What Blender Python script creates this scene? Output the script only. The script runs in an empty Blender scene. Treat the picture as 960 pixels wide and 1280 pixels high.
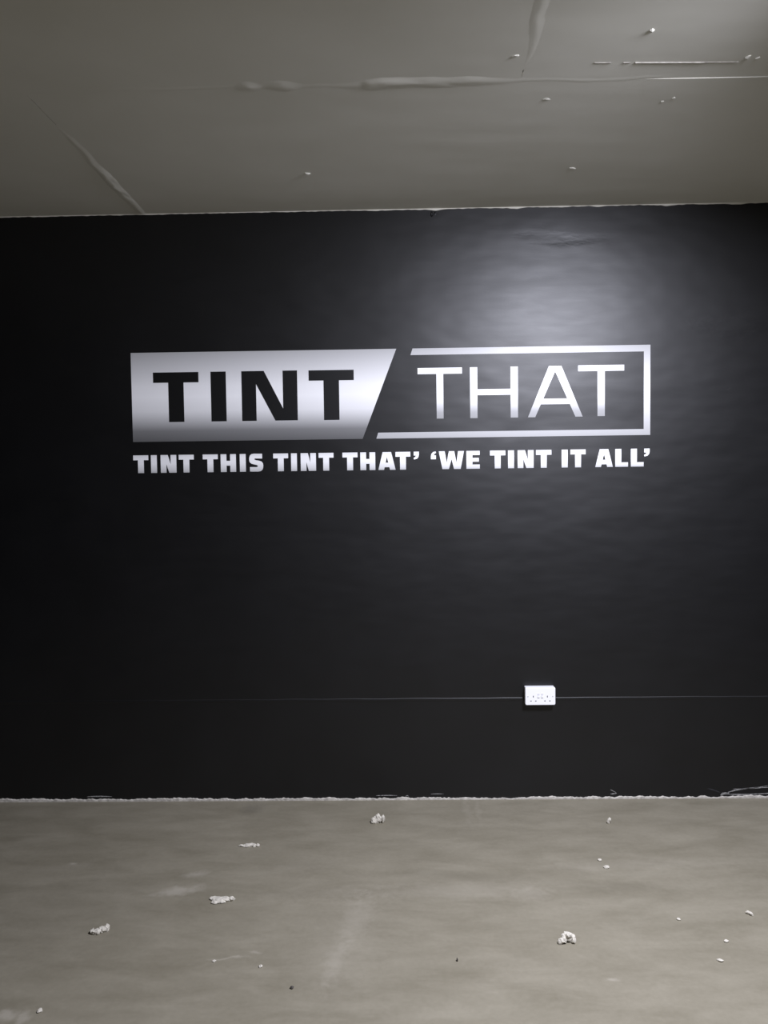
import bpy, bmesh, math, random
from mathutils import Vector, Matrix, noise

# ------------------------------------------------------------------ camera, world, lights, exposure
SC = bpy.context.scene
COL = SC.collection
SC.view_settings.view_transform = 'Standard'
SC.view_settings.look = 'None'
SC.view_settings.gamma = 1.0
SC.view_settings.use_curve_mapping = False
SC.view_settings.exposure = 0.0

EYE, DIST, HT = 1.5293, 3.5742, 2.75
FPX, YAW, PITCH, ROLL = 960.2, 0.018103, -0.045884, 0.012996
cd = bpy.data.cameras.new('camera')
cam = bpy.data.objects.new('camera', cd)
COL.objects.link(cam)
cd.sensor_fit = 'VERTICAL'
cd.sensor_height = 24.0
cd.lens = FPX / 1280.0 * 24.0
cd.clip_start = 0.02
R = Matrix.Rotation(YAW, 3, 'Z') @ Matrix.Rotation(PITCH, 3, 'X') @ Matrix.Rotation(ROLL, 3, 'Y')
rt, fw, up = R @ Vector((1, 0, 0)), R @ Vector((0, 1, 0)), R @ Vector((0, 0, 1))
cam.matrix_world = Matrix(((rt.x, up.x, -fw.x, 0), (rt.y, up.y, -fw.y, -DIST), (rt.z, up.z, -fw.z, EYE), (0, 0, 0, 1)))
SC.camera = cam

wd = bpy.data.worlds.new('world')
SC.world = wd
wd.use_nodes = True
wd.node_tree.nodes['Background'].inputs[0].default_value = (0.9, 0.95, 1.0, 1)
wd.node_tree.nodes['Background'].inputs[1].default_value = 0.0


def lamp(name, kind, loc, power, colour, **kw):
    l = bpy.data.lights.new(name, kind)
    l.energy = power
    l.color = colour
    for k, v in kw.items():
        setattr(l, k, v)
    o = bpy.data.objects.new(name, l)
    o.location = loc
    COL.objects.link(o)
    return o


COOL = (0.855, 0.87, 1.0)
flood = lamp('ceiling_flood_lamp', 'AREA', (1.08, -1.95, 2.64), 122, COOL, shape='SQUARE', size=0.46, spread=math.radians(156))
flood.rotation_euler = (Vector((0.40, -1.0, 0.0)) - flood.location).to_track_quat('-Z', 'Y').to_euler()
lamp('rear_fill_light', 'AREA', (0.9, -4.9, 2.70), 14, COOL, shape='SQUARE', size=0.5)  # unseen fill light added behind the camera, no known lamp there

# ------------------------------------------------------------------ helpers
random.seed(4)


def link(name, me, mat=None, parent=None, loc=(0, 0, 0)):
    o = bpy.data.objects.new(name, me)
    COL.objects.link(o)
    o.location = loc
    if mat:
        me.materials.append(mat)
    if parent:
        o.parent = parent
    return o


def to_mesh(name, bm, smooth=False):
    bmesh.ops.recalc_face_normals(bm, faces=bm.faces)
    me = bpy.data.meshes.new(name)
    bm.to_mesh(me)
    bm.free()
    if smooth:
        for p in me.polygons:
            p.use_smooth = True
    return me


def thing(name, label, cat, loc, group=None):
    o = bpy.data.objects.new(name, None)
    COL.objects.link(o)
    o.location = loc
    o.empty_display_size = 0.05
    return tag(o, label, cat, group)


def tag(o, label, cat, group=None):
    o['label'] = label
    o['category'] = cat
    if group:
        o['group'] = group
    return o


def struct(o):
    o['kind'] = 'structure'
    return o


def add_box(bm, x0, x1, y0, y1, z0, z1):
    v = [bm.verts.new(p) for p in ((x0, y0, z0), (x1, y0, z0), (x1, y1, z0), (x0, y1, z0),
                                   (x0, y0, z1), (x1, y0, z1), (x1, y1, z1), (x0, y1, z1))]
    for f in ((3, 2, 1, 0), (4, 5, 6, 7), (0, 1, 5, 4), (1, 2, 6, 5), (2, 3, 7, 6), (3, 0, 4, 7)):
        bm.faces.new([v[i] for i in f])


def box_bm(*a):
    bm = bmesh.new()
    add_box(bm, *a)
    return bm


def round_plate(w, h, y0, y1, r, edge, n=5):
    """plate in the xz plane, centred, from y0 (wall) to y1 (front, more negative), rounded corners and softened front edge"""
    def ring(inset, y):
        pts = []
        rr = max(r - inset, 0.0005)
        for cx, cz, a0 in ((w/2-r, h/2-r, 0), (-w/2+r, h/2-r, 90), (-w/2+r, -h/2+r, 180), (w/2-r, -h/2+r, 270)):
            for k in range(n+1):
                a = math.radians(a0 + 90*k/n)
                pts.append((cx+rr*math.cos(a), y, cz+rr*math.sin(a)))
        return pts
    bm = bmesh.new()
    rings = [ring(0, y0), ring(0, y1+edge), ring(edge*0.3, y1+edge*0.3), ring(edge, y1)]
    vs = [[bm.verts.new(p) for p in rg] for rg in rings]
    m = len(vs[0])
    for a, b in zip(vs, vs[1:]):
        for i in range(m):
            bm.faces.new((a[i], a[(i+1) % m], b[(i+1) % m], b[i]))
    bm.faces.new(vs[0])
    bm.faces.new(vs[-1])
    return bm


def flat_shape(loops, y0, y1):
    """solid with outline loops (first outer, rest holes) in the xz plane, from y0 back to y1 front"""
    bm = bmesh.new()
    edges = []
    for lp in loops:
        vs = [bm.verts.new((p[0], y1, p[1])) for p in lp]
        for i in range(len(vs)):
            edges.append(bm.edges.new((vs[i], vs[(i+1) % len(vs)])))
    bmesh.ops.triangle_fill(bm, edges=edges, use_beauty=True, use_dissolve=False)
    faces = list(bm.faces)
    ret = bmesh.ops.extrude_face_region(bm, geom=faces, use_keep_orig=True)
    for v in ret['geom']:
        if isinstance(v, bmesh.types.BMVert):
            v.co.y = y0
    return bm


# ------------------------------------------------------------------ materials
class NT:
    def __init__(s, name, rough=0.5, spec=0.5, colour=(0.5, 0.5, 0.5)):
        s.m = bpy.data.materials.new(name)
        s.m.use_nodes = True
        s.t = s.m.node_tree
        s.b = s.t.nodes['Principled BSDF']
        s.b.inputs['Roughness'].default_value = rough
        s.b.inputs['Specular IOR Level'].default_value = spec
        s.b.inputs['Base Color'].default_value = (*colour, 1)

    def n(s, kind, **kw):
        nd = s.t.nodes.new(kind)
        for k, v in kw.items():
            if k in nd.inputs:
                nd.inputs[k].default_value = v
            else:
                setattr(nd, k, v)
        return nd

    def l(s, a, b):
        s.t.links.new(a, b)

    def coords(s, scale=(1, 1, 1), loc=(0, 0, 0), rot=(0, 0, 0)):
        tc = s.n('ShaderNodeTexCoord')
        mp = s.n('ShaderNodeMapping')
        mp.inputs['Scale'].default_value = scale
        mp.inputs['Location'].default_value = loc
        mp.inputs['Rotation'].default_value = rot
        s.l(tc.outputs['Object'], mp.inputs['Vector'])
        return mp.outputs['Vector']

    def noise(s, vec, scale, detail=4, rough=0.55, dist=0.0):
        nd = s.n('ShaderNodeTexNoise')
        nd.inputs['Scale'].default_value = scale
        nd.inputs['Detail'].default_value = detail
        nd.inputs['Roughness'].default_value = rough
        nd.inputs['Distortion'].default_value = dist
        s.l(vec, nd.inputs['Vector'])
        return nd.outputs['Fac']

    def ramp(s, fac, stops, interp='LINEAR'):
        r = s.n('ShaderNodeValToRGB')
        r.color_ramp.interpolation = interp
        els = r.color_ramp.elements
        while len(els) < len(stops):
            els.new(0.5)
        for e, (p, c) in zip(els, stops):
            e.position = p
            e.color = (*c, 1) if len(c) == 3 else c
        s.l(fac, r.inputs['Fac'])
        return r.outputs['Color']

    def mix(s, fac, a, b, mode='MIX'):
        nd = s.n('ShaderNodeMix', data_type='RGBA', blend_type=mode)
        for sock, val in ((nd.inputs[0], fac), (nd.inputs[6], a), (nd.inputs[7], b)):
            if isinstance(val, bpy.types.NodeSocket):
                s.l(val, sock)
            elif isinstance(val, tuple):
                sock.default_value = (*val, 1)
            else:
                sock.default_value = val
        return nd.outputs[2]

    def math(s, op, a, b=0.0, clamp=False):
        nd = s.n('ShaderNodeMath', operation=op, use_clamp=clamp)
        for sock, val in ((nd.inputs[0], a), (nd.inputs[1], b)):
            if isinstance(val, bpy.types.NodeSocket):
                s.l(val, sock)
            else:
                sock.default_value = val
        return nd.outputs[0]

    def bump(s, h, strength, dist, prev=None):
        nd = s.n('ShaderNodeBump')
        nd.inputs['Strength'].default_value = strength
        nd.inputs['Distance'].default_value = dist
        s.l(h, nd.inputs['Height'])
        if prev:
            s.l(prev, nd.inputs['Normal'])
        return nd.outputs['Normal']


def mat_wall():
    w = NT('black_wall_paint', 0.44, 0.55)
    v = w.coords()
    mott = w.noise(v, 3.0, 3)
    w.l(w.ramp(mott, [(0.3, (0.0015, 0.0015, 0.0018)), (0.7, (0.003, 0.003, 0.0035))]), w.b.inputs['Base Color'])
    roll = w.noise(w.coords((3.0, 1, 16.0)), 1.6, 3, 0.5, 0.4)      # faint sideways roller laps
    patch = w.noise(w.coords((1.5, 1, 3.0)), 1.8, 2, 0.5)
    orange = w.noise(v, 260, 2)
    w.l(w.ramp(roll, [(0.3, (0.435,)*3), (0.7, (0.46,)*3)]), w.b.inputs['Roughness'])
    nm = w.bump(patch, 0.4, 0.012)
    nm = w.bump(roll, 0.30, 0.0004, nm)
    for x, z, a, b, ry, d in ((0.72, 2.605, 0.16, 0.030, 0.15, -0.0014), (0.86, 2.60, 0.10, 0.022, -0.1, -0.0012), (1.55, 2.2, 0.2, 0.05, 0.0, 0.0012)):
        mp = w.n('ShaderNodeMapping', vector_type='TEXTURE')       # shallow filler pats under the paint
        mp.inputs['Location'].default_value = (x, 0, z)
        mp.inputs['Rotation'].default_value = (0, ry, 0)
        mp.inputs['Scale'].default_value = (a, 1, b)
        w.l(v, mp.inputs['Vector'])
        ln = w.n('ShaderNodeVectorMath', operation='LENGTH')
        w.l(mp.outputs[0], ln.inputs[0])
        mr = w.n('ShaderNodeMapRange', interpolation_type='SMOOTHSTEP')
        mr.inputs['From Min'].default_value = 1.4
        mr.inputs['From Max'].default_value = 0.1
        w.l(w.math('ADD', ln.outputs['Value'], w.math('MULTIPLY', w.math('SUBTRACT', w.noise(w.coords((9, 1, 22)), 1.0, 3), 0.5), 1.5)), mr.inputs['Value'])
        nm = w.bump(mr.outputs[0], 0.6, d, nm)
    nm = w.bump(orange, 0.10, 0.0006, nm)
    w.l(nm, w.b.inputs['Normal'])
    return w.m


def mat_ceiling():
    w = NT('painted_plasterboard', 0.55, 0.35)
    v = w.coords()
    a = w.noise(v, 1.7, 4)
    w.l(w.ramp(a, [(0.3, (0.77, 0.755, 0.665)), (0.7, (0.84, 0.825, 0.74))]), w.b.inputs['Base Color'])
    wav = w.noise(w.coords((0.5, 1.4, 1)), 2.0, 2)
    fine = w.noise(v, 180, 2)
    nm = w.bump(wav, 0.4, 0.012)
    nm = w.bump(fine, 0.08, 0.0008, nm)
    w.l(nm, w.b.inputs['Normal'])
    return w.m


def mat_plaster(name, c0, c1, sc=90):
    w = NT(name, 0.85, 0.2)
    v = w.coords()
    w.l(w.ramp(w.noise(v, sc, 4), [(0.3, c0), (0.7, c1)]), w.b.inputs['Base Color'])
    w.l(w.bump(w.noise(v, sc*2.5, 4), 0.5, 0.002), w.b.inputs['Normal'])
    return w.m


# soft worn marks of the floor paint and two painted reflection streaks: x, y, half length, half width, turn, strength (+ pale, - dark)
FLOOR_MARKS = [(-0.799, -0.679, 0.045, 0.024, 0.1, 0.40), (-0.836, -0.80, 0.075, 0.026, 0.25, 0.50),
               (-0.16, -0.98, 0.04, 0.13, -0.1, 0.16), (-0.215, -1.22, 0.028, 0.10, -0.2, 0.20), (-0.20, -1.1, 0.12, 0.25, -0.15, 0.08),
               (-0.69, -0.09, 0.05, 0.05, 0.5, -0.40), (-0.40, -0.62, 0.12, 0.05, 0.1, 0.08),
               (0.20, -0.80, 0.30, 0.05, 0.05, 0.12), (-0.30, -0.82, 0.22, 0.04, 0.0, 0.07), (0.47, -0.83, 0.06, 0.04, 0.0, 0.15),
               (0.25, -0.70, 0.22, 0.03, -0.05, -0.12), (0.80, -0.78, 0.20, 0.03, 0.0, -0.10), (-1.33, -0.62, 0.09, 0.03, 0.2, 0.12), (-1.316, -0.595, 0.016, 0.010, 0.0, 0.45),
               (0.63, -1.31, 0.02, 0.010, 0.0, 0.35), (-1.14, -1.46, 0.03, 0.02, 0.5, 0.5), (-1.09, -1.465, 0.014, 0.03, 0.0, 0.4),
               (0.30, -0.12, 0.015, 0.13, 0.0, 0.12), (0.35, -0.12, 0.012, 0.13, 0.0, 0.12), (0.9, -0.62, 0.35, 0.03, 0.03, 0.10),  # leading pair: pale streaks painting a reflection at the wall foot
               (-0.56, -1.20, 0.05, 0.006, 0.05, 0.35), (-0.48, -1.17, 0.02, 0.006, 0.1, 0.3), (-1.2, -0.9, 0.35, 0.25, 0.3, -0.12)]


def mat_floor():
    w = NT('worn_painted_concrete', 0.55, 0.4)
    v = w.coords()
    big = w.noise(w.coords((1.0, 1.2, 1)), 2.2, 6, 0.62, 0.4)
    streak = w.noise(w.coords((1.3, 3.6, 1)), 2.6, 6, 0.65, 0.3)
    fine = w.noise(v, 60, 4)
    c = w.ramp(big, [(0.30, (0.180, 0.162, 0.117)), (0.70, (0.216, 0.197, 0.146))])
    c = w.mix(0.6, c, w.ramp(streak, [(0.32, (0.152, 0.136, 0.095)), (0.68, (0.250, 0.228, 0.172))]))
    c = w.mix(0.10, c, w.ramp(fine, [(0.3, (0.14, 0.125, 0.10)), (0.7, (0.30, 0.27, 0.225))]))
    grainy = w.math('MULTIPLY', w.math('SUBTRACT', w.noise(v, 38, 4, 0.65), 0.5), 2.2)
    warp = w.n('ShaderNodeTexNoise')
    warp.inputs['Scale'].default_value = 14
    warp.inputs['Detail'].default_value = 4
    w.l(v, warp.inputs['Vector'])
    off = w.n('ShaderNodeVectorMath', operation='MULTIPLY_ADD')
    w.l(warp.outputs['Color'], off.inputs[0])
    off.inputs[1].default_value = (0.06, 0.06, 0)
    cen = w.n('ShaderNodeVectorMath', operation='ADD')
    w.l(v, cen.inputs[0])
    cen.inputs[1].default_value = (-0.03, -0.03, 0)
    w.l(cen.outputs[0], off.inputs[2])
    for x, y, a, b, rz, s in FLOOR_MARKS:
        mp = w.n('ShaderNodeMapping', vector_type='TEXTURE')
        mp.inputs['Location'].default_value = (x, y, 0)
        mp.inputs['Rotation'].default_value = (0, 0, rz)
        mp.inputs['Scale'].default_value = (a, b, 1)
        w.l(off.outputs[0], mp.inputs['Vector'])
        ln = w.n('ShaderNodeVectorMath', operation='LENGTH')
        w.l(mp.outputs[0], ln.inputs[0])
        mr = w.n('ShaderNodeMapRange', interpolation_type='SMOOTHSTEP')
        mr.inputs['From Min'].default_value = 1.7
        mr.inputs['From Max'].default_value = 0.1
        mr.inputs['To Max'].default_value = abs(s)
        w.l(w.math('ADD', ln.outputs['Value'], grainy), mr.inputs['Value'])
        c = w.mix(mr.outputs[0], c, (0.40, 0.37, 0.31) if s > 0 else (0.11, 0.10, 0.08))
    w.l(c, w.b.inputs['Base Color'])
    w.l(w.ramp(streak, [(0.3, (0.5,)*3), (0.7, (0.62,)*3)]), w.b.inputs['Roughness'])
    nm = w.bump(big, 0.25, 0.004)
    nm = w.bump(fine, 0.15, 0.0015, nm)
    w.l(nm, w.b.inputs['Normal'])
    return w.m


def mat_print(name, h, stops, rough=0.38):
    """printed vinyl: grey steps up the height h of the piece, from its own origin"""
    w = NT(name, rough, 0.5)
    tc = w.n('ShaderNodeTexCoord')
    sp = w.n('ShaderNodeSeparateXYZ')
    w.l(tc.outputs['Object'], sp.inputs[0])
    t = w.math('DIVIDE', sp.outputs['Z'], h, True)
    w.l(w.ramp(t, [(p, (g, g, g*1.01)) for p, g in stops]), w.b.inputs['Base Color'])
    return w.m


M_WALL = mat_wall()
M_CEIL = mat_ceiling()
M_FLOOR = mat_floor()
M_PLASTER = mat_plaster('bare_plaster', (0.32, 0.30, 0.265), (0.60, 0.57, 0.51), 60)
M_CRUMB = mat_plaster('plaster_crumb', (0.46, 0.43, 0.37), (0.60, 0.57, 0.49))
M_DARK = mat_plaster('dark_grit', (0.05, 0.045, 0.04), (0.09, 0.08, 0.07))
M_SCUFF = mat_plaster('scraped_paint', (0.10, 0.10, 0.10), (0.42, 0.41, 0.39), 160)
M_ROOM = NT('dark_grey_wall_paint', 0.6, 0.3, (0.03, 0.03, 0.032)).m
M_WHITE = NT('white_socket_plastic', 0.3, 0.5, (0.86, 0.86, 0.87)).m
M_SWITCH = NT('white_switch_plastic', 0.35, 0.5, (0.72, 0.72, 0.74)).m
M_SLOT = NT('socket_slot_black', 0.7, 0.2, (0.13, 0.13, 0.13)).m
M_SCREW = NT('screw_steel', 0.4, 0.5, (0.55, 0.55, 0.56)).m
M_BLACK = NT('black_vinyl', 0.43, 0.52, (0.003, 0.003, 0.0034)).m
M_PANEL = mat_print('silver_print_panel', 0.412, [(0.0, 0.11), (0.12, 0.19), (0.34, 0.75), (0.5, 0.90), (0.62, 0.86), (0.80, 0.66), (1.0, 0.44)])
M_FRAME = mat_print('silver_print_frame', 0.412, [(0.0, 0.38), (0.2, 0.55), (0.5, 0.82), (0.8, 0.60), (1.0, 0.42)])
M_THIN = mat_print('silver_print_capitals', 0.235, [(0.0, 0.28), (0.12, 0.34), (0.40, 0.84), (0.6, 0.90), (1.0, 0.88)])
M_SLOGAN = mat_print('silver_print_slogan', 0.083, [(0.0, 0.45), (0.15, 0.62), (0.5, 0.86), (0.8, 0.88), (1.0, 0.74)])

# ------------------------------------------------------------------ setting
XL, XR, YB = -3.2, 3.2, -6.0
T = 0.12
struct(link('floor', to_mesh('floor', box_bm(XL-T, XR+T, YB-T, T, -0.1, 0)), M_FLOOR))
wall = struct(link('wall_back', to_mesh('wall_back', box_bm(XL-T, XR+T, 0, T, 0, HT+0.02)), M_WALL))
struct(link('wall_left', to_mesh('wall_left', box_bm(XL-T, XL, YB, 0, 0, HT+0.02)), M_ROOM))
struct(link('wall_right', to_mesh('wall_right', box_bm(XR, XR+T, YB, 0, 0, HT+0.02)), M_ROOM))
struct(link('wall_front', to_mesh('wall_front', box_bm(XL-T, XR+T, YB-T, YB, 0, HT+0.02)), M_ROOM))

# ceiling: structural slab above, plasterboard sheets below it, filler ridges over the joints
ceil = struct(link('ceiling', to_mesh('ceiling', box_bm(XL-T, XR+T, YB-T, T, HT+0.0125, HT+0.12)), M_CEIL))
SEAM = [0.0, -1.122, -2.33, -3.53, -4.73, -6.0]
JOIN = [[-1.157, 1.843], [-2.6, 0.395], [-1.157, 1.843], [-2.6, 0.395], [-1.157, 1.843]]
for r in range(5):
    xs = [XL] + JOIN[r] + [XR]
    for a, b in zip(xs, xs[1:]):
        g = 0.0012
        y0, y1 = SEAM[r+1]+g, SEAM[r]-g
        # the middle sheet by the wall droops a little at its right end
        cuts = [(a+g, 0), (0.78, 0), (0.93, 0.0016), (1.15, 0.0022), (b-g, 0.003)] if r == 0 and b == 1.843 else [(a+g, 0), (b-g, 0)]
        bm = bmesh.new()
        prev = None
        for x, d in cuts:
            q = [bm.verts.new(c) for c in ((x, y0, HT-d), (x, y1, HT), (x, y1, HT+0.0125), (x, y0, HT+0.0125))]
            if prev:
                for e in range(4):
                    bm.faces.new((prev[e], prev[(e+1) % 4], q[(e+1) % 4], q[e]))
            else:
                bm.faces.new(q)
            prev = q
        bm.faces.new(prev)
        link('ceiling_board', to_mesh('ceiling_board', bm), M_CEIL, ceil)


def ridge(name, length_pts, amp, half, axis, seed, off=None):
    """low filler ridge under the ceiling along a joint; amp(t) in metres down, half-width in metres"""
    n, m = len(length_pts), 17
    bm = bmesh.new()
    rows = []
    for i, (x, y) in enumerate(length_pts):
        row = []
        for j in range(m):
            s = -1 + 2*j/(m-1)
            h = amp(x, y)*(1-s*s)**2
            h *= 1 + 0.5*noise.noise(Vector((x*14+seed, y*14, s*1.2))) + 0.35*noise.noise(Vector((x*38+seed, y*38, s*2.5)))
            wob = 0.3*half*noise.noise(Vector((x*5+seed, y*5, 3.1)))
            d = s*half + wob + (off(x, y) if off else 0)
            px, py = (x, y+d) if axis == 'x' else (x+d, y)
            row.append(bm.verts.new((px, py, HT + 0.0015 - max(h, 0) - 0.0015*(1-abs(s)))))
        rows.append(row)
    for a, b in zip(rows, rows[1:]):
        for j in range(m-1):
            bm.faces.new((a[j], a[j+1], b[j+1], b[j]))
    o = link(name, to_mesh(name, bm, True), M_CEIL, ceil)
    return o


def bumpf(x, c, w):
    return math.exp(-((x-c)/w)**2)


def amp_long(x, y):
    a = 0.0004 + 0.0028*bumpf(x, -0.45, 0.022) + 0.0032*bumpf(x, -0.345, 0.035)
    a += 0.0046*bumpf(x, -0.03, 0.09)*(1 if x > -0.085 else 0.35) + 0.0024*bumpf(x, 0.17, 0.12)
    return a*(1 - max(0, min(1, (x-0.75)/0.2)))


def line(a, b, n):
    return [(a[0]+(b[0]-a[0])*i/n, a[1]+(b[1]-a[1])*i/n) for i in range(n+1)]


ridge('joint_filler', line((-2.4, -1.125), (0.98, -1.125), 240), amp_long, 0.05, 'x', 1.0)
ridge('joint_filler', line((-1.157, -0.015), (-1.157, -0.90), 70), lambda x, y: min(1, (y+0.93)/0.45)*(0.0022+0.0030*bumpf(y, -0.36, 0.18)), 0.036, 'y', 2.0)
ridge('joint_filler', line((0.395, -1.19), (0.395, -2.3), 70), lambda x, y: 0.0009*max(0, min(1, (-1.19-y)/0.25)), 0.05, 'y', 3.0)
ridge('joint_filler', line((1.843, -0.01), (1.843, -1.1), 40), lambda x, y: 0.002, 0.05, 'y', 4.0)


def blob(name, mat, parent, loc, sx, sy, sz, seed, sub=2, rough=0.45, rz=0.0, cut=None):
    bm = bmesh.new()
    bmesh.ops.create_icosphere(bm, subdivisions=sub, radius=1)
    for v in bm.verts:
        k = 1 + rough*noise.noise(v.co*1.5+Vector((seed, seed*0.7, 0))) + rough*0.6*noise.noise(v.co*3.5+Vector((0, seed, 9)))
        v.co = Vector((v.co.x*k*sx, v.co.y*k*sy, v.co.z*k*sz))
        if cut:
            cut(v)
    o = link(name, to_mesh(name, bm, False), mat, parent, loc)
    o.rotation_euler.z = rz
    return o


def hang(v):
    v.co.z = min(v.co.z, 0.0)


for i, (x, y, sx, sy, sz) in enumerate([(-0.348, -0.434, 0.016, 0.012, 0.010), (0.714, -0.436, 0.016, 0.007, 0.006), (0.914, -0.998, 0.009, 0.007, 0.006),
                                        (0.885, -0.975, 0.007, 0.006, 0.005), (0.717, -1.383, 0.010, 0.008, 0.007), (1.045, -1.231, 0.017, 0.008, 0.007),
                                        (1.078, -1.228, 0.009, 0.006, 0.006), (0.36, -1.27, 0.014, 0.006, 0.005), (0.50, -1.005, 0.014, 0.008, 0.003)]):
    blob('plaster_lump', M_CEIL, ceil, (x, y, HT), sx*0.85, sy*0.85, sz*0.6, 3.3+i*2.1, 2, 0.4, 0.4*i, hang)

# thin raised scratch of filler near the right of the joint
bm = bmesh.new()
pts = line((0.60, -1.222), (1.03, -1.208), 60)
for i in range(60):
    if 6 < i < 12 or i in (15, 16):
        continue
    (x0, y0), (x1, y1) = pts[i], pts[i+1]
    h = 0.0022 if 14 < i < 46 else 0.0014
    q = [bm.verts.new(p) for p in ((x0, y0-0.003, HT), (x1, y1-0.003, HT), (x1, y1, HT-h), (x0, y0, HT-h), (x0, y0+0.004, HT), (x1, y1+0.004, HT))]
    bm.faces.new((q[0], q[1], q[2], q[3]))
    bm.faces.new((q[3], q[2], q[5], q[4]))
link('filler_scratch', to_mesh('filler_scratch', bm), M_PLASTER, ceil)


def ragged(name, x0, x1, n, zbase, hfun, depth, mat, sign):
    """ragged strip on the back wall, growing up (sign 1) or down (-1) from zbase"""
    bm = bmesh.new()
    prev = None
    for i in range(n+1):
        x = x0+(x1-x0)*i/n
        h = hfun(x)
        zt = zbase+sign*h
        ring = [bm.verts.new(p) for p in ((x, 0.0, zbase), (x, -depth, zbase), (x, -depth, zbase+sign*h*0.75), (x, -depth*0.35, zt), (x, 0.0, zt))]
        if prev:
            for k in range(4):
                bm.faces.new((prev[k], prev[k+1], ring[k+1], ring[k]))
        prev = ring
    return link(name, to_mesh(name, bm), mat)


def base_h(x):
    h = 0.009 + 0.004*noise.noise(Vector((x*3, 0.3, 0))) + 0.006*noise.noise(Vector((x*26, 1.3, 0))) + 0.004*noise.noise(Vector((x*90, 5.3, 0)))
    if x < -0.6:
        h += 0.004*min(1, (-0.6-x)/0.8)
    return max(h, 0.003)


struct(ragged('plaster_strip_back', XL, XR, 1500, 0.0, base_h, 0.006, M_PLASTER, 1))  # ragged edge of bare plaster along the wall foot, not a board


def top_h(x):
    h = 0.0025 + 0.004*max(0, noise.noise(Vector((x*6, 7.7, 0)))) + 0.0025*noise.noise(Vector((x*40, 2.2, 0)))
    for c, s in ((0.195, 0.03), (0.93, 0.02), (1.24, 0.05), (0.55, 0.04), (1.55, 0.05)):
        h += 0.005*bumpf(x, c, s)
    return max(h, 0.0006)


struct(ragged('trim_3', XL, XR, 1200, HT, top_h, 0.003, M_CEIL, -1))


def bead(name, x0, x1):
    """half-round raised line in the black wall at socket height"""
    n, m = max(8, int((x1-x0)*25)), 9
    bm = bmesh.new()
    rows = []
    for i in range(n+1):
        x = x0+(x1-x0)*i/n
        zc = 0.4795 - 0.003*(x+1.5)/3 + 0.0012*noise.noise(Vector((x*4, 0, 0)))
        hh = 0.008*(1+0.25*noise.noise(Vector((x*7, 3, 0))))
        dd = 0.0016*(1+0.3*noise.noise(Vector((x*5, 8, 0))))
        rows.append([bm.verts.new((x, -dd*math.sin(math.pi*j/(m-1)), zc-hh*math.cos(math.pi*j/(m-1)))) for j in range(m)])
    for a, b in zip(rows, rows[1:]):
        for j in range(m-1):
            bm.faces.new((a[j], a[j+1], b[j+1], b[j]))
    return struct(link(name, to_mesh(name, bm, True), M_WALL))


bead('trim_1', XL, 0.581)
bead('trim_2', 0.722, XR)

# scrapes and paint runs on the black wall (parts of it)


def scrape(pts, w, mat=M_SCUFF, name='paint_scrape'):
    bm = bmesh.new()
    up_, dn = [], []
    for i, (x, z) in enumerate(pts):
        k = w*(0.5+0.7*abs(noise.noise(Vector((x*60, z*60, 1)))))*(1-abs(2*i/(len(pts)-1)-1)**3*0.8)
        up_.append((x, z+k))
        dn.append((x, z-k))
    return link(name, to_mesh(name, flat_shape([up_+dn[::-1]], 0.0, -0.0012)), mat, wall)


def curve(a, c, b, n=14):
    return [((1-t)**2*a[0]+2*t*(1-t)*c[0]+t*t*b[0], (1-t)**2*a[1]+2*t*(1-t)*c[1]+t*t*b[1]) for t in [i/n for i in range(n+1)]]


scrape(curve((1.525, 0.020), (1.56, 0.048), (1.75, 0.050)), 0.0035)
scrape(curve((1.535, 0.018), (1.62, 0.012), (1.76, 0.024)), 0.0035)
scrape(curve((1.50, 0.013), (1.515, 0.026), (1.54, 0.020)), 0.008)
scrape(curve((1.56, 0.043), (1.64, 0.040), (1.72, 0.058)), 0.002)
scrape(curve((1.44, 0.045), (1.47, 0.040), (1.50, 0.025)), 0.004, M_ROOM)
scrape(curve((0.985, 0.042), (1.0, 0.036), (1.012, 0.028)), 0.0022)
scrape(curve((0.985, 0.022), (1.0, 0.022), (1.015, 0.025)), 0.003)
scrape(curve((0.14, 0.026), (0.17, 0.028), (0.20, 0.026)), 0.0015)
scrape(curve((0.02, 0.016), (0.03, 0.024), (0.035, 0.014)), 0.002)
scrape(curve((-1.50, 0.022), (-1.45, 0.026), (-1.38, 0.022)), 0.0028)
scrape(curve((-0.12, 0.020), (-0.07, 0.022), (-0.02, 0.020)), 0.0018)
scrape(curve((1.515, 1.905), (1.527, 1.91), (1.535, 1.918)), 0.0015, M_ROOM)
blob('paint_run', M_WALL, wall, (0.172, 0, 2.726), 0.006, 0.006, 0.014, 1.7, 2, 0.3)
blob('paint_run', M_WALL, wall, (0.186, 0, 2.729), 0.004, 0.004, 0.010, 2.7, 2, 0.3)

# ------------------------------------------------------------------ lettering outlines (unit boxes: x 0..w, z 0..h)


def g_T(w, h, bar, stem):
    a, b = (w-stem)/2, (w+stem)/2
    return [[(0, h), (0, h-bar), (a, h-bar), (a, 0), (b, 0), (b, h-bar), (w, h-bar), (w, h)]]


def g_I(w, h):
    return [[(0, 0), (w, 0), (w, h), (0, h)]]


def g_N(w, h, s, dt, notch1, notch2):
    # dt: width of the slanting stroke at top/bottom; notch1/2: where the notches start, as share of h
    return [[(0, 0), (s, 0), (s, h*notch1), (w-dt, 0), (w, 0), (w, h), (w-s, h), (w-s, h*notch2), (dt, h), (0, h)]]


def g_H(w, h, s, b0, b1):
    return [[(0, 0), (s, 0), (s, b0*h), (w-s, b0*h), (w-s, 0), (w, 0), (w, h), (w-s, h), (w-s, b1*h), (s, b1*h), (s, h), (0, h)]]


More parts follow.
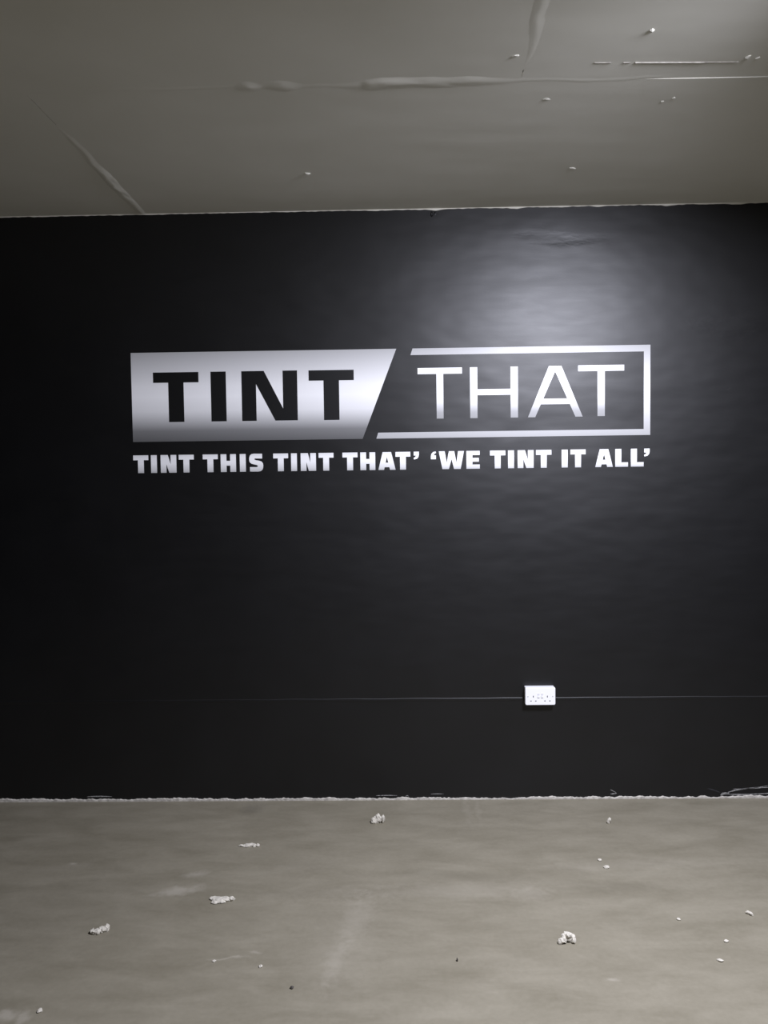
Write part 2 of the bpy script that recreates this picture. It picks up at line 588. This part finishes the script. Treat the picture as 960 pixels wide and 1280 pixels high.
def g_A(w, h, top, leg, b0, b1, apex):
    c = w/2
    # outer edges run from (0,0) to (c-top/2, h); inner ones from (leg,0) towards the apex
    def inner(z):
        return leg + (c-leg)*z/(apex*h)
    return [[(0, 0), (leg, 0), (inner(b0*h), b0*h), (w-inner(b0*h), b0*h), (w-leg, 0), (w, 0), (c+top/2, h), (c-top/2, h)],
            [(inner(b1*h), b1*h), (w-inner(b1*h), b1*h), (c, apex*h)]]


def g_L(w, h, s, b):
    return [[(0, 0), (w, 0), (w, b), (s, b), (s, h), (0, h)]]


def g_E(w, h, s, b):
    m0, m1 = 0.5*h-b*0.45, 0.5*h+b*0.45
    return [[(0, 0), (w, 0), (w, b), (s, b), (s, m0), (w*0.93, m0), (w*0.93, m1), (s, m1), (s, h-b), (w, h-b), (w, h), (0, h)]]


def g_W(w, h):
    k = [(0, 1), (0.14, 0), (0.40, 0), (0.505, 0.56), (0.60, 0), (0.865, 0), (1, 1), (0.765, 1), (0.70, 0.36), (0.615, 1), (0.40, 1), (0.315, 0.36), (0.235, 1)]
    return [[(x*w, z*h) for x, z in k]]


def g_S(w, h):
    k = [(158, 2), (60, 0), (30, 5), (10, 22), (2, 45), (0, 70), (3, 92), (12, 110), (30, 122), (60, 130), (90, 137), (102, 144), (105, 152), (100, 159), (90, 163),
         (8, 162), (8, 215), (40, 217), (110, 217), (140, 212), (160, 195), (168, 170), (170, 140), (165, 115), (150, 97), (120, 86), (80, 79), (67, 73), (63, 65), (70, 58), (158, 60)]
    return [[(x/170*w, (217-y)/217*h) for x, y in k]]


def g_quote(w, h, flip=False):
    q = 0.44*h
    k = [(0.08, 1), (1, 1), (1, 0.62), (0.9, 0.3), (0.62, 0.08), (0.12, 0.0), (0.05, 0.2), (0.36, 0.34), (0.46, 0.5), (0.08, 0.5)]
    if flip:
        k = [(1-x, 1-z) for x, z in k]
    return [[(x*w, h-q+z*q) for x, z in k]]


def letter(loops, parent, x, z, mat, y0, y1):
    o = link('letter', to_mesh('letter', flat_shape(loops, y0, y1)), mat, parent, (x, 0, z))
    return o


# silver plate with the black heavy capitals
ZB, ZT = 1.706, 2.118
p = thing('wall_decal', 'silver shaded slanted-end panel with heavy black capitals, stuck on the black wall', 'wall sign', (-1.231, 0, ZB))
ph = ZT-ZB
link('panel', to_mesh('panel', flat_shape([[(0, 0), (1.0715, 0), (1.2325, ph), (0, ph)]], 0, -0.0010)), M_PANEL, p)
z0, hh = 1.7965-ZB, 0.2295
Y0, Y1 = -0.0008, -0.0020
letter(g_T(0.2115, hh, 0.0475, 0.0712), p, -1.1290+1.231, z0, M_BLACK, Y0, Y1)
letter(g_I(0.0706, hh), p, -0.8606+1.231, z0, M_BLACK, Y0, Y1)
letter(g_N(0.2585, hh, 0.0668, 0.1040, 0.742, 0.235), p, -0.7172+1.231, z0, M_BLACK, Y0, Y1)
letter(g_T(0.2088, hh, 0.0472, 0.0716), p, -0.4052+1.231, z0-0.001, M_BLACK, Y0, Y1)

# open silver frame with the thin capitals
f = thing('wall_decal', 'open silver outline frame around thin white capitals, right of the slanted panel', 'wall sign', (-0.0956, 0, ZB))
fx = 0.0956
t0, t1 = 0.0300, 0.0275
link('frame', to_mesh('frame', flat_shape([[(-0.0956+fx, 0), (1.1665+fx, 0), (1.1665+fx, ph), (0.0765+fx, ph), (0.0665+fx, ph-t0), (1.1368+fx, ph-t0), (1.1368+fx, t1), (-0.0868+fx, t1)]], 0, -0.0010)), M_FRAME, f)
zt, ht = 1.7945-ZB, 0.2335
Y1 = -0.0010
letter(g_T(0.2046, ht, 0.0282, 0.0318), f, 0.0986+fx, zt, M_THIN, 0, Y1)
letter(g_H(0.2200, ht, 0.0336, 0.450, 0.567), f, 0.3398+fx, zt, M_THIN, 0, Y1)
letter(g_A(0.2515, ht, 0.0576, 0.0334, 0.250, 0.362, 0.893), f, 0.6055+fx, zt, M_THIN, 0, Y1)
letter(g_T(0.2105, ht, 0.0270, 0.0337), f, 0.8365+fx, zt+0.001, M_THIN, 0, Y1)

# slogan line
s = thing('wall_decal', 'long single line of small bold white slogan capitals under the panel and frame', 'wall sign', (-1.233, 0, 1.561))
SLOGAN = [('T', -1.2327, -1.1619), ('I', -1.1496, -1.1222), ('N', -1.1042, -1.0308), ('T', -1.019, -0.9486), ('T', -0.9065, -0.8362), ('H', -0.8229, -0.7515),
          ('I', -0.7335, -0.7058), ('S', -0.6897, -0.6243), ('T', -0.5771, -0.5075), ('I', -0.494, -0.4668), ('N', -0.4492, -0.378), ('T', -0.3655, -0.296),
          ('T', -0.2545, -0.1843), ('H', -0.1716, -0.1020), ('A', -0.088, -0.0081), ('T', -0.0082, 0.0609), ("'", 0.0743, 0.101), ('`', 0.1559, 0.1815),
          ('W', 0.1927, 0.3093), ('E', 0.3204, 0.3822), ('T', 0.4296, 0.5005), ('I', 0.5127, 0.5404), ('N', 0.557, 0.6309), ('T', 0.6419, 0.7131),
          ('I', 0.7599, 0.7880), ('T', 0.8005, 0.8704), ('A', 0.9146, 0.9955), ('L', 1.0065, 1.0653), ('L', 1.0782, 1.137), ("'", 1.1373, 1.1645)]
sh = 0.0826
for ch, a, b in SLOGAN:
    w = b-a
    g = {'T': lambda: g_T(w, sh, 0.0225, 0.0275), 'I': lambda: g_I(w, sh), 'N': lambda: g_N(w, sh, 0.0265, 0.034, 0.50, 0.46), 'H': lambda: g_H(w, sh, 0.0270, 0.355, 0.625),
         'S': lambda: g_S(w, sh*1.01), 'A': lambda: g_A(w, sh, 0.0395, 0.0262, 0.150, 0.405, 0.72), 'L': lambda: g_L(w, sh, 0.0278, 0.0205), 'E': lambda: g_E(w, sh, 0.0278, 0.0195),
         'W': lambda: g_W(w, sh), "'": lambda: g_quote(w, sh), '`': lambda: g_quote(w, sh, True)}[ch]()
    letter(g, s, a+1.233, 0, M_SLOGAN, 0, -0.0010)

# ------------------------------------------------------------------ double socket in a surface box
k = thing('double_socket', 'white double power socket with two switches on the black wall', 'socket', (0.6515, 0, 0.5005))
SW, SH = 0.140, 0.083
link('back_box', to_mesh('back_box', round_plate(SW-0.002, SH-0.002, 0, -0.026, 0.005, 0.001)), M_WHITE, k)
fp = link('faceplate', to_mesh('faceplate', round_plate(SW, SH, -0.026, -0.036, 0.007, 0.003)), M_WHITE, k)
FY = -0.036


def slot(x, z, w, h):
    link('pin_slot', to_mesh('pin_slot', box_bm(x-w/2, x+w/2, FY-0.0004, FY+0.0015, z-h/2, z+h/2)), M_SLOT, fp)


for cx in (-0.0325, 0.0325):
    slot(cx, -0.001, 0.0042, 0.0085)
    slot(cx-0.0112, -0.0215, 0.0068, 0.0042)
    slot(cx+0.0112, -0.0215, 0.0068, 0.0042)
for cx in (-0.0085, 0.0085):
    bm = bmesh.new()
    w, h = 0.0105, 0.019
    v = [bm.verts.new(q) for q in ((cx-w/2, FY+0.001, 0.004-h/2), (cx+w/2, FY+0.001, 0.004-h/2), (cx+w/2, FY+0.001, 0.004+h/2), (cx-w/2, FY+0.001, 0.004+h/2),
                                   (cx-w/2, FY-0.0035, 0.004-h/2), (cx+w/2, FY-0.0035, 0.004-h/2), (cx+w/2, FY-0.0012, 0.004), (cx-w/2, FY-0.0012, 0.004), (cx+w/2, FY-0.0018, 0.004+h/2), (cx-w/2, FY-0.0018, 0.004+h/2))]
    for fc in ((0, 1, 2, 3), (4, 5, 6, 7), (7, 6, 8, 9), (0, 1, 5, 4), (3, 2, 8, 9), (0, 4, 7, 9, 3), (1, 5, 6, 8, 2)):
        bm.faces.new([v[i] for i in fc])
    link('switch', to_mesh('switch', bm), M_SWITCH, k)
for cx in (-0.0575, 0.0575):
    bm = bmesh.new()
    bmesh.ops.create_cone(bm, cap_ends=True, segments=16, radius1=0.0032, radius2=0.0028, depth=0.002, matrix=Matrix.Translation((cx, FY-0.0004, 0.0)) @ Matrix.Rotation(math.pi/2, 4, 'X'))
    sc = link('screw', to_mesh('screw', bm), M_SCREW, k)

# ------------------------------------------------------------------ plaster crumbs on the floor
GRP = 'plaster crumbs fallen on the floor'


def sit(o):
    zs = [v.co.z for v in o.data.vertices]
    o.location.z = -min(zs)
    return o


def crumb(label, x, y, pieces, rz=0.0, mat=M_CRUMB, name='plaster_crumb', cat='plaster crumb', seed=0.0, grp=GRP):
    """one lump: overlapping irregular chunks (dx, dy, dz, sx, sy, sz) merged in one mesh with flattened underside"""
    bm = bmesh.new()
    for i, (dx, dy, dz, sx, sy, sz) in enumerate(pieces):
        b2 = bmesh.new()
        bmesh.ops.create_icosphere(b2, subdivisions=3 if sx > 0.01 else 2, radius=1)
        for v in b2.verts:
            q = Vector((seed+i*3.7, seed*1.3, i))
            kk = 1 + 0.5*noise.noise(v.co*1.2+q) + 0.22*noise.noise(v.co*2.7+q) + 0.10*noise.noise(v.co*7+q)
            v.co = Vector((dx+v.co.x*kk*sx, dy+v.co.y*kk*sy, max(dz+v.co.z*kk*sz, 0.0)))
        me = bpy.data.meshes.new('t')
        b2.to_mesh(me)
        b2.free()
        bm.from_mesh(me)
        bpy.data.meshes.remove(me)
    o = link(name, to_mesh(name, bm), mat, None, (x, y, 0))
    o.rotation_euler.z = rz
    sit(o)
    return tag(o, label, cat, grp)


crumb('largest upstanding white plaster crumb, close to the wall under the gap of the sign', -0.103, -0.245,
      [(-0.012, 0, 0.012, 0.017, 0.011, 0.016), (0.002, 0.004, 0.022, 0.014, 0.011, 0.018), (0.020, 0.002, 0.018, 0.008, 0.010, 0.019), (-0.024, -0.006, 0.006, 0.008, 0.008, 0.006)], seed=1.0)
crumb('long flat pale plaster flake lying left of centre, widest piece on the floor', -0.654, -0.866,
      [(-0.026, 0.008, 0.004, 0.020, 0.012, 0.005), (-0.010, -0.004, 0.005, 0.024, 0.020, 0.006), (0.012, 0.004, 0.005, 0.024, 0.012, 0.006), (0.033, 0.004, 0.006, 0.013, 0.009, 0.008), (-0.022, -0.014, 0.004, 0.013, 0.010, 0.004)], seed=2.0)
crumb('knobbly three-lump plaster crumb at the far left of the floor', -1.029, -1.055,
      [(-0.022, -0.006, 0.006, 0.008, 0.010, 0.008), (-0.006, -0.010, 0.007, 0.013, 0.012, 0.009), (0.008, 0.000, 0.008, 0.011, 0.010, 0.010), (0.021, 0.008, 0.009, 0.011, 0.010, 0.010)], seed=3.0)
crumb('curled white plaster crumb nearest the camera on the right half of the floor', 0.535, -1.118,
      [(-0.014, -0.006, 0.010, 0.014, 0.010, 0.010), (0.000, 0.004, 0.019, 0.015, 0.012, 0.014), (0.014, 0.004, 0.015, 0.012, 0.010, 0.012), (0.022, -0.004, 0.008, 0.009, 0.009, 0.009), (-0.025, -0.010, 0.006, 0.006, 0.006, 0.009)], seed=4.0)
crumb('small upright white crumb near the wall right of the socket', 0.904, -0.262,
      [(0.0, 0, 0.009, 0.006, 0.006, 0.013), (0.005, 0.001, 0.017, 0.007, 0.006, 0.010)], seed=5.0)
crumb('thin broken streak of plaster bits behind the long flat flake', -0.634, -0.455,
      [(-0.030, 0, 0.003, 0.014, 0.006, 0.004), (-0.008, 0.002, 0.004, 0.017, 0.012, 0.006), (0.006, 0.006, 0.004, 0.012, 0.010, 0.005), (0.021, 0, 0.004, 0.006, 0.010, 0.005), (0.034, 0.002, 0.004, 0.008, 0.010, 0.005)], seed=6.0)
crumb('small rounded crumb below the upright one, nearer of a close pair', 0.793, -0.643, [(0, 0, 0.004, 0.010, 0.009, 0.006), (0.006, 0.006, 0.003, 0.006, 0.006, 0.004)], seed=7.0)
crumb('tiny crumb just behind the small rounded one, farther of a close pair', 0.782, -0.585, [(0, 0, 0.003, 0.007, 0.008, 0.004)], seed=8.0)
crumb('slanting small white chip at the right edge of the floor', 1.20, -0.963, [(-0.004, 0.006, 0.005, 0.008, 0.007, 0.006), (0.003, -0.002, 0.005, 0.007, 0.008, 0.006)], seed=9.0)
crumb('flat speck of plaster, upper of the two flat specks at lower right', 1.052, -1.118, [(0, 0, 0.003, 0.007, 0.006, 0.003)], seed=10.0)
crumb('flat speck of plaster, lower of the two flat specks at lower right', 0.992, -1.218, [(0, 0, 0.003, 0.009, 0.006, 0.003)], rz=-0.4, seed=11.0)
crumb('faint speck between the curled crumb and the right edge chip', 0.945, -0.991, [(0, 0, 0.002, 0.007, 0.007, 0.003)], seed=12.0)
crumb('bright speck of plaster alone in the lower left middle of the floor', -0.447, -1.242, [(0, 0, 0.003, 0.006, 0.006, 0.004)], seed=13.0)
crumb('rounded pale bit right of the smears in the bottom left corner', -1.052, -1.444, [(0, 0, 0.003, 0.008, 0.008, 0.004)], seed=14.0)
crumb('tiny plaster speck on a faint wet-looking line at lower left', -0.60, -1.215, [(0, 0, 0.002, 0.006, 0.004, 0.003)], seed=15.0)
crumb('dark grey grit speck near the bottom, left of centre', -0.335, -1.344, [(0, 0, 0.003, 0.005, 0.005, 0.005)], mat=M_DARK, name='grit_speck', cat='grit', seed=16.0, grp='grit on the floor')
crumb('dark thin upright grit speck near the bottom, right of centre', 0.17, -1.215, [(0, 0, 0.004, 0.0025, 0.004, 0.006)], mat=M_DARK, name='grit_speck', cat='grit', seed=17.0, grp='grit on the floor')
